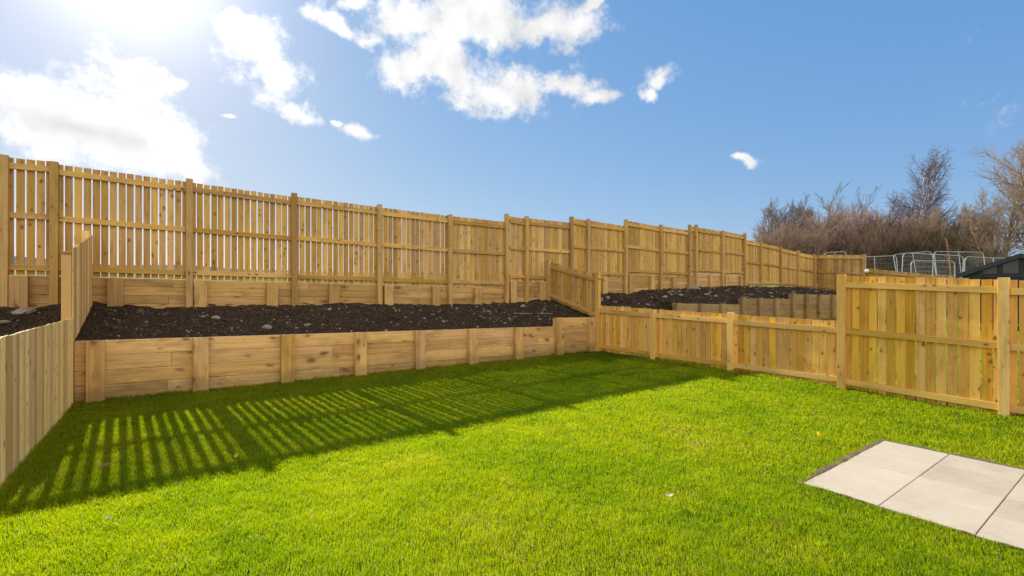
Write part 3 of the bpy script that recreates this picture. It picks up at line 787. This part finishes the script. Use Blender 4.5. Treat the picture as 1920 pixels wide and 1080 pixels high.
# boarded walls: gable front as vertical boards cut to the roof line
V = []; F = []
def prism(poly, x0, x1):
    n = len(V); k = len(poly)
    for x in (x0, x1):
        for (y, z) in poly: V.append((x, y, z))
    F.append(tuple(n + i for i in range(k))); F.append(tuple(n + k + i for i in range(k))[::-1])
    for i in range(k): F.append((n + i, n + (i + 1) % k, n + k + (i + 1) % k, n + k + i)[::-1])
yy = np.linspace(-hw, hw, 20)
rl = lambda y: ea + (ap - ea) * (1 - abs(y) / hw)
for a, b in zip(yy[:-1], yy[1:]):
    prism([(a + .004, 0), (b - .004, 0), (b - .004, rl(b)), (a + .004, rl(a))], 0, .02)
raw_mesh('gable_wall', V, F, M['shed'], shed)
boxes('side_wall', [((.0, -hw, 0), (dp, -hw + .02, ea))], M['shed'], shed)
boxes('side_wall', [((.0, hw - .02, 0), (dp, hw, ea))], M['shed'], shed)
V = []; F = []; prism([(-hw, 0), (hw, 0), (hw, ea), (0, ap), (-hw, ea)], dp - .02, dp); raw_mesh('rear_wall', V, F, M['shed'], shed)
for sgn in (-1, 1):
    V = []; F = []
    y0, y1 = (0, hw + .12) if sgn > 0 else (-hw - .12, 0)
    zz = lambda y: ap - (ap - ea) * abs(y) / hw
    prism([(y0, zz(y0) + .012), (y1, zz(y1) + .012), (y1, zz(y1) + .05), (y0, zz(y0) + .05)], -.14, dp + .1)
    raw_mesh('roof', V, F, M['shed_roof'], shed)
    V = []; F = []
    ya, yb = (.0, hw + .12) if sgn > 0 else (-hw - .12, .0)
    prism([(ya, zz(ya) - .075), (yb, zz(yb) - .075), (yb, zz(yb) + .055), (ya, zz(ya) + .055)], -.165, -.143)
    raw_mesh('barge_board', V, F, M['shed'], shed)
boxes('cross_beam', [((-.035, -hw, ea - .12), (-.003, hw, ea - .03))], M['shed'], shed)
for y in (-.86, -.44, 0, .44, .86):
    boxes('mullion', [((-.035, y - .045, ea - .03), (-.003, y + .045, rl(y) - .02))], M['shed'], shed)
for (a, b) in ((-.82, -.485), (-.395, -.045), (.045, .395), (.485, .815)):
    V = []; F = []; prism([(a + .01, ea + .0), (b - .01, ea + .0), (b - .01, rl(b) - .06), (a + .01, rl(a) - .06)], -.014, -.004)
    raw_mesh('window_pane', V, F, M['glass'], shed)
for s in (-1, 1):
    y0, y1 = sorted((s * .012, s * .72))
    dr = boxes('door', [((-.04, y0, .06), (-.005, y1, ea - .14))], M['shed'], shed)
    dr2 = []
    for z in (.08, .70, ea - .25):
        dr2.append(((-.062, y0 + .02, z), (-.042, y1 - .02, z + .09)))
    m = MB()
    for a, b in dr2:
        a = np.array(a); b = np.array(b); dd = b - a
        m.board(a, (dd[0], 0, 0), (0, dd[1], 0), (0, 0, dd[2]))
    o = m.build('ledge', M['shed'], None); o.parent = dr

# ------------------------------------------------------------------ bare trees
def grow(rng, segs, p, d, L, r, lev, par):
    ns = par['n'][min(lev, len(par['n']) - 1)]
    p = np.array(p); d = nz(d); step = L / ns
    last = lev >= par['levels']
    for i in range(ns):
        d = nz(d + rng.normal(0, par['wob'], 3) + np.array([0, 0, par['up'] if lev < par.get('droop_from', 99) else -par.get('droop', 0)]))
        q = p + d * step; r1 = max(r * (1 - .62 / ns), par['rmin'] * .8)
        segs.append((lev, [*p, *q, r, r1]))
        p = q; r = r1
        if last: continue
        if lev == 0 and (i + 1) / ns < par['clear']: continue
        kids = par['kids'][min(lev, len(par['kids']) - 1)]
        k = int(kids) + (rng.uniform() < kids - int(kids))
        for _ in range(k):
            a = rng.uniform(0, 2 * math.pi); ref = np.cross(d, [0.3, 0.2, 1.]) if abs(d[2]) < .95 else np.cross(d, [1, 0, 0.])
            e1 = nz(ref); e2 = np.cross(d, e1); side = e1 * math.cos(a) + e2 * math.sin(a)
            sp = par['ang'] * rng.uniform(.7, 1.3)
            cd = d * math.cos(sp) + side * math.sin(sp)
            frac = 1 - .55 * (i / ns) if lev == 0 else 1 - .35 * (i / ns)
            grow(rng, segs, p, cd, L * par['ratio'] * rng.uniform(.7, 1.2) * frac, max(r * par.get('rr', .62), par['rmin']), lev + 1, par)
def tree_meshes(seed, par, stems=1, h=8., r=.14, spread=.0, trunk_mat=None, twig_mat=None, split=1, lean=(0, 0)):
    rng = np.random.default_rng(seed); segs = []
    for s in range(stems):
        a = rng.uniform(0, 6.28); sp = spread * rng.uniform(.4, 1)
        d0 = (math.cos(a) * sp + lean[0], math.sin(a) * sp + lean[1], 1)
        b = (math.cos(a) * .25 * (stems > 1), math.sin(a) * .25 * (stems > 1), -.3)
        grow(rng, segs, b, d0, h * rng.uniform(.8, 1.05), r * rng.uniform(.7, 1.1), 0, par)
    t = np.array([s for l, s in segs if l < split]); w = np.array([s for l, s in segs if l >= split])
    out = []
    for nm, S, m, sd in (('trunk', t, trunk_mat, 6), ('crown', w, twig_mat, 3)):
        V, F = tubes(S, sd)
        me = bpy.data.meshes.new(nm)
        me.vertices.add(len(V)); me.vertices.foreach_set('co', V.astype(np.float32).ravel())
        me.loops.add(F.size); me.loops.foreach_set('vertex_index', F.ravel().astype(np.int32))
        me.polygons.add(len(F)); me.polygons.foreach_set('loop_start', np.arange(0, F.size, 4, dtype=np.int32))
        me.update(calc_edges=True); me.materials.append(m); out.append((nm, me))
    return out
def plant(name, label, cat, meshes, loc, rz=0, top=10., wide=1.0, group=None):
    """top: height of the highest twig above the scene's zero"""
    hz = max(max(v.co.z for v in me.vertices) for _, me in meshes)
    k = (top - loc[2]) / hz
    root = empty(name, loc, label, cat, group); root.rotation_euler = (0, 0, rz); root.scale = (k * wide, k * wide, k)
    for nm, me in meshes:
        o = bpy.data.objects.new(nm, me); COL.objects.link(o); o.parent = root
    return root
def top(py, d): return 1.5 + (546 - py) * d / 890
def spot(px, d):
    p = at(px, 546, d); return (float(p[0]), float(p[1]), float(ground_z(p[0], p[1])) - .1)

dark = dict(n=[9, 6, 5, 4], kids=[3.4, 1.9, 1.7], levels=3, wob=.08, up=.06, ang=.60, ratio=.46, clear=.12, rmin=.011)
birch = dict(n=[18, 9, 7, 5], kids=[2.6, 1.7, 1.6], levels=3, wob=.06, up=.05, ang=.60, ratio=.34, clear=.22, rmin=.0055, rr=.38, droop_from=2, droop=.05)
broad = dict(n=[8, 7, 5, 4], kids=[2.3, 2.0, 1.8], levels=3, wob=.12, up=.05, ang=.66, ratio=.50, clear=.2, rmin=.008)
thin = dict(n=[8, 6, 5, 4], kids=[2.0, 1.4, 1.2], levels=3, wob=.09, up=.05, ang=.55, ratio=.42, clear=.3, rmin=.009)
bushp = dict(n=[7, 5, 4, 3], kids=[2.6, 1.8, 1.5], levels=3, wob=.13, up=.07, ang=.55, ratio=.42, clear=.1, rmin=.010)

T1 = tree_meshes(3, dark, 3, 7.5, .12, .35, M['grey_bark'], M['grey_bark'])
plant('bare_tree', 'dark bare bushy tree at the left end of the thicket', 'tree', T1, spot(1448, 52), 0.3, top(360, 52), 1.0)
T2 = tree_meshes(5, thin, 5, 9.0, .075, .5, M['tan_bark'], M['grey_bark'])
plant('bare_tree', 'thin sparse tree with fine pale twigs above the reddish thicket', 'tree', T2, spot(1572, 56), 1.0, top(342, 56), 1.0)
TB = tree_meshes(11, birch, 2, 12.6, .18, .10, M['birch_bark'], M['purple_twig'], lean=(.16, -.12))
plant('birch_tree', 'tall slender birch with white trunk and purple twigs', 'tree', TB, spot(1706, 47), 0.0, top(266, 47), 1.0)
plant('birch_tree', 'shorter birch left of the tall slender one', 'tree', TB, spot(1752, 49), 2.4, top(350, 49), 1.25)
T4 = tree_meshes(21, broad, 4, 8.2, .12, .42, M['tan_bark'], M['bark'])
plant('bare_tree', 'brown many-stemmed tree just right of the birch', 'tree', T4, spot(1800, 41), .5, top(338, 41), 1.0)
T5 = tree_meshes(22, broad, 3, 8.4, .13, .38, M['tan_bark'], M['bark'])
plant('bare_tree', 'crooked tan tree rising behind the shed roof', 'tree', T5, spot(1862, 38), 2.2, top(318, 38), 1.0)
T6 = tree_meshes(23, broad, 2, 10.2, .16, .30, M['tan_bark'], M['bark'])
plant('bare_tree', 'tallest bare tree at the right edge of the photo', 'tree', T6, spot(1985, 36), 4.0, top(245, 36), .9)
plant('bare_tree', 'bare tree beyond the right edge with branches reaching in', 'tree', T4, spot(2020, 38), 3.1, top(280, 38), 1.0)
TS = tree_meshes(31, dict(n=[9, 4, 3], kids=[1.0, .8], levels=2, wob=.03, up=.03, ang=.45, ratio=.25, clear=.35, rmin=.008), 1, 3.6, .045, 0, M['sapling_bark'], M['sapling_bark'])
plant('young_tree', 'slim orange-barked young tree in front of the steel barriers', 'tree', TS, (*spot(1784, 27.5)[:2], 1.6), 0, top(438, 27.5), .9)

BM = [tree_meshes(40 + i, bushp, 13, 5.6, .045, .75, M['red_bark'], M['red_bark']) for i in range(3)]
BD = [tree_meshes(50 + i, bushp, 13, 4.6, .045, .85, M['undergrowth'], M['undergrowth']) for i in range(2)]
GR = 'bare reddish shrubs of the thicket'
rb = np.random.default_rng(9)
for px, d, k, py in [(1428, 50, 0, 428), (1466, 48, 1, 408), (1510, 47, 2, 394), (1556, 48, 0, 386), (1602, 47, 1, 388), (1645, 46, 2, 402), (1535, 52, 1, 380), (1588, 52, 2, 376), (1490, 53, 0, 392), (1635, 53, 0, 384), (1530, 49, 0, 396), (1580, 50, 1, 384), (1625, 49, 0, 392), (1448, 49, 2, 418), (1488, 50, 2, 402), (1665, 51, 2, 392)]:
    plant('shrub', 'bare reddish shrub in the dense thicket behind the far fence', 'shrub', BM[k], spot(px, d), float(rb.uniform(0, 6.28)), top(py, d), .85, GR)
GB = 'bare brown shrubs behind the steel barriers'
for px, d, k, py in [(1640, 42, 0, 428), (1680, 42, 1, 418), (1720, 41, 0, 415), (1760, 42, 1, 410), (1700, 46, 1, 392), (1745, 46, 0, 388), (1815, 43, 0, 420), (1660, 47, 0, 396), (1800, 47, 1, 400)]:
    plant('shrub', 'bare brown shrub in the dark undergrowth behind the steel barriers', 'shrub', BD[k], spot(px, d), float(rb.uniform(0, 6.28)), top(py, d), .9, GB)

# ------------------------------------------------------------------ sky, sun, camera
SUN_AZ, SUN_EL = -3.8, 30.1       # bearing from +Y towards +X, elevation
w = bpy.data.worlds.new('World'); sc.world = w; w.use_nodes = True
nt = w.node_tree
for n in list(nt.nodes): nt.nodes.remove(n)
L = nt.links.new
out = N(nt, 'ShaderNodeOutputWorld')
tc = N(nt, 'ShaderNodeTexCoord'); D = tc.outputs['Generated']
sky = N(nt, 'ShaderNodeTexSky', sky_type='NISHITA'); sky.sun_disc = False
sky.sun_elevation = R(SUN_EL); sky.sun_rotation = R(SUN_AZ % 360)
sky.altitude = 100; sky.air_density = 1.0; sky.dust_density = .35; sky.ozone_density = 2.0
bg = N(nt, 'ShaderNodeBackground', i_Strength=1.0)
ss = N(nt, 'ShaderNodeSeparateColor'); L(sky.outputs[0], ss.inputs[0]); sk = N(nt, 'ShaderNodeCombineColor')
for i, (gain, ref, pw) in enumerate([(.168, .165 / .12, .76), (.362, .34 / .15, .49), (.70, .62 / .1656, .21)]):   # camera-like soft shoulder for the bright side of the sky
    L(math_(nt, 'MULTIPLY', math_(nt, 'POWER', math_(nt, 'DIVIDE', ss.outputs[i], ref), pw), gain), sk.inputs[i])
L(sk.outputs[0], bg.inputs['Color'])
sunv = (math.sin(R(SUN_AZ)) * math.cos(R(SUN_EL)), math.cos(R(SUN_AZ)) * math.cos(R(SUN_EL)), math.sin(R(SUN_EL)))
dt = N(nt, 'ShaderNodeVectorMath', operation='DOT_PRODUCT'); L(D, dt.inputs[0]); dt.inputs[1].default_value = sunv
sd = math_(nt, 'MAXIMUM', dt.outputs['Value'], 0.0)
# (bearing, elevation, half width, half height, tilt) of each cloud lobe, degrees on the sky
CL = [(2.2,12.6,2.6,1.4,-28), (-9.6,14.7,5.7,3.3,-5), (-3.7,15.1,6.5,4.1,-20), (0.4,13.7,4.5,2.3,-27), (-10.6,16.3,2.6,2.5,-27), (-2.9,18.7,3.1,1.8,14), (0.2,19.9,1.2,0.8,14), (7.4,24.0,2.6,2.8,-45), (9.4,21.0,2.6,2.1,-47), (11.2,18.7,1.9,1.3,-48), (4.9,25.6,1.2,1.2,-45), (15.1,18.1,0.6,0.4,7), (17.4,17.1,1.9,0.9,-17), (24.3,29.1,4.9,2.2,6), (31.8,30.0,8.2,2.9,2), (39.6,29.1,5.3,2.2,-2), (27.4,26.4,6.1,2.6,-10), (24.9,24.4,4.0,2.1,4), (29.3,23.9,4.5,2.2,-26), (35.7,23.2,5.3,2.5,-18), (33.8,22.1,3.6,1.7,1), (42.1,23.3,5.2,1.5,-3), (46.9,22.0,2.8,1.0,-9), (44.6,30.7,1.6,0.7,13), (53.5,23.6,1.6,1.1,18), (52.5,22.1,1.1,1.0,-6), (61.9,14.2,1.7,0.5,-7), (13.7,28.7,1.8,1.2,-9), (16.5,28.0,2.4,1.0,-15), (19.4,27.3,2.6,1.0,-2), (18.2,30.1,1.4,0.8,9), (5.5,17.5,.6,0.3,10)]
n1 = N(nt, 'ShaderNodeTexNoise', i_Scale=15.0, i_Detail=11.0, i_Roughness=.70); L(D, n1.inputs['Vector'])
n2 = N(nt, 'ShaderNodeTexNoise', i_Scale=9.0, i_Detail=4.0, i_Roughness=.55); L(D, n2.inputs['Vector'])
# bend the lobes a little so that their outline is never an ellipse
wv = N(nt, 'ShaderNodeVectorMath', operation='MULTIPLY_ADD'); L(n2.outputs['Color'], wv.inputs[0]); wv.inputs[1].default_value = (.10, .10, .10)
wo = N(nt, 'ShaderNodeVectorMath', operation='ADD'); L(D, wo.inputs[0]); wo.inputs[1].default_value = (-.05, -.05, -.05); L(wo.outputs[0], wv.inputs[2])
prev = None
for (a, e, hw_, hh_, tl) in CL:
    c = Vector((math.sin(R(a)) * math.cos(R(e)), math.cos(R(a)) * math.cos(R(e)), math.sin(R(e))))
    x = Vector((math.cos(R(a)), -math.sin(R(a)), 0)); z = x.cross(c); y = c
    # local axes: X along the lobe, Z across it, Y towards the cloud
    xr = x * math.cos(R(tl)) + z * math.sin(R(tl)); zr = xr.cross(y)
    rot = Matrix((xr, y, zr)).transposed().to_euler('XYZ')
    mp = N(nt, 'ShaderNodeMapping', vector_type='TEXTURE')
    mp.inputs['Location'].default_value = c; mp.inputs['Rotation'].default_value = rot
    mp.inputs['Scale'].default_value = (math.tan(R(hw_)) * 1.12, .8, math.tan(R(hh_)) * 1.15)
    L(wv.outputs[0], mp.inputs['Vector'])
    ln = N(nt, 'ShaderNodeVectorMath', operation='LENGTH'); L(mp.outputs[0], ln.inputs[0])
    prev = ln.outputs['Value'] if prev is None else math_(nt, 'SMOOTH_MIN', prev, ln.outputs['Value'], .25)
blob = math_(nt, 'SUBTRACT', 1.0, prev)
# unseen cloud banks added behind and beside the viewer as fill light
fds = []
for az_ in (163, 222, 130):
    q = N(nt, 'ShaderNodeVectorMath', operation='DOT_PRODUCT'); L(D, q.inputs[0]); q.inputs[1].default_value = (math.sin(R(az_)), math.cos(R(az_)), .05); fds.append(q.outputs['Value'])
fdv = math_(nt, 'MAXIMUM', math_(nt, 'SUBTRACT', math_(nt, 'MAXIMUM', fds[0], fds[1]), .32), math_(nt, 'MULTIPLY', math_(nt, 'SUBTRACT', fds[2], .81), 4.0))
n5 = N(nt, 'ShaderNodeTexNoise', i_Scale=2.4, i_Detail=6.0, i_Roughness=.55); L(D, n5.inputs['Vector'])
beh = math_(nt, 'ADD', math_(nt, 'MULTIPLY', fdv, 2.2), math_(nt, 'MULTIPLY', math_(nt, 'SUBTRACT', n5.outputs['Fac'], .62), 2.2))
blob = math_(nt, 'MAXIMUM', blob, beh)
sx = N(nt, 'ShaderNodeSeparateXYZ'); L(D, sx.inputs[0])
val = math_(nt, 'ADD', blob, math_(nt, 'MULTIPLY', math_(nt, 'SUBTRACT', n1.outputs['Fac'], .5), 2.7))
mr = N(nt, 'ShaderNodeMapRange', interpolation_type='SMOOTHSTEP'); L(val, mr.inputs['Value'])
mr.inputs['From Min'].default_value = -.10; mr.inputs['From Max'].default_value = .70
dens = mr.outputs[0]
# cloud light: bright, thicker parts slightly grey; brighter towards the sun
n4 = N(nt, 'ShaderNodeTexNoise', i_Scale=22.0, i_Detail=5.0); L(D, n4.inputs['Vector'])
shade = math_(nt, 'ADD', .60, math_(nt, 'MULTIPLY', n4.outputs['Fac'], .66))
shade = math_(nt, 'ADD', shade, math_(nt, 'MULTIPLY', math_(nt, 'POWER', sd, 14.0), .42))
# grey belly low in the big left cloud
gb = N(nt, 'ShaderNodeMapping', vector_type='TEXTURE')
c = Vector((math.sin(R(-6.5)) * math.cos(R(14.2)), math.cos(R(-6.5)) * math.cos(R(14.2)), math.sin(R(14.2))))
gb.inputs['Location'].default_value = c; gb.inputs['Scale'].default_value = (.13, .5, .034); gb.inputs['Rotation'].default_value = (0, R(8), 0)
L(D, gb.inputs['Vector'])
gl = N(nt, 'ShaderNodeVectorMath', operation='LENGTH'); L(gb.outputs[0], gl.inputs[0])
gm = math_(nt, 'MULTIPLY', math_(nt, 'SUBTRACT', 1.0, gl.outputs['Value'], clamp=True), .40)
shade = math_(nt, 'MULTIPLY', shade, math_(nt, 'SUBTRACT', 1.0, gm))
cc = N(nt, 'ShaderNodeCombineColor')
fb = math_(nt, 'MULTIPLY', fdv, 2.5, clamp=True)   # extra warm brightness for the added fill clouds
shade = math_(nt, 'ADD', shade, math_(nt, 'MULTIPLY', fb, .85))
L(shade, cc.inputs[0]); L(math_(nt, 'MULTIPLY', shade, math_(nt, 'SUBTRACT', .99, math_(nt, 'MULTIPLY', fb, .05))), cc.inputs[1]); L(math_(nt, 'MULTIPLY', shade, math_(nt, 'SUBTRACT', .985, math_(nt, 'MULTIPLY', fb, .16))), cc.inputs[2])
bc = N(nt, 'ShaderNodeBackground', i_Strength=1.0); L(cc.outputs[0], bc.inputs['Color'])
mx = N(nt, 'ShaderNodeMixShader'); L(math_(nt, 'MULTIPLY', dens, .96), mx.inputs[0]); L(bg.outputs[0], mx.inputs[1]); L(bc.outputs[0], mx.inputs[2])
# thin haze lit up around the sun
ga = math_(nt, 'ADD', math_(nt, 'MULTIPLY', math_(nt, 'POWER', sd, 140.0), .75), math_(nt, 'MULTIPLY', math_(nt, 'POWER', sd, 24.0), .10))
bgl = N(nt, 'ShaderNodeBackground'); bgl.inputs['Color'].default_value = (1, .985, .96, 1); L(ga, bgl.inputs['Strength'])
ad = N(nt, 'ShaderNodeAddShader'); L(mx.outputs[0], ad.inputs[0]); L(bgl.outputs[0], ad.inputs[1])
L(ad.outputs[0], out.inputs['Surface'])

sl = bpy.data.lights.new('sun', 'SUN'); sl.energy = 5.0; sl.angle = R(.6); sl.color = (1, .97, .89)
so = bpy.data.objects.new('sun', sl); COL.objects.link(so)
so.rotation_euler = Vector(sunv).to_track_quat('Z', 'Y').to_euler(); so.location = (0, 0, 20)

cam = bpy.data.cameras.new('camera'); co = bpy.data.objects.new('camera', cam); COL.objects.link(co)
cam.sensor_width = 36; cam.lens = 890 / 1920 * 36; cam.clip_end = 3000; cam.clip_start = .05
cam.shift_y = 6 / 1920
co.location = (0, 0, 1.5); co.rotation_euler = (R(90), 0, -math.asin(.5835))
sc.camera = co
sc.view_settings.view_transform = 'Standard'; sc.view_settings.look = 'None'; sc.view_settings.exposure = 0; sc.view_settings.gamma = 1
sc.cycles.use_denoising = True
sc.cycles.max_bounces = 6; sc.cycles.transmission_bounces = 4; sc.cycles.diffuse_bounces = 4
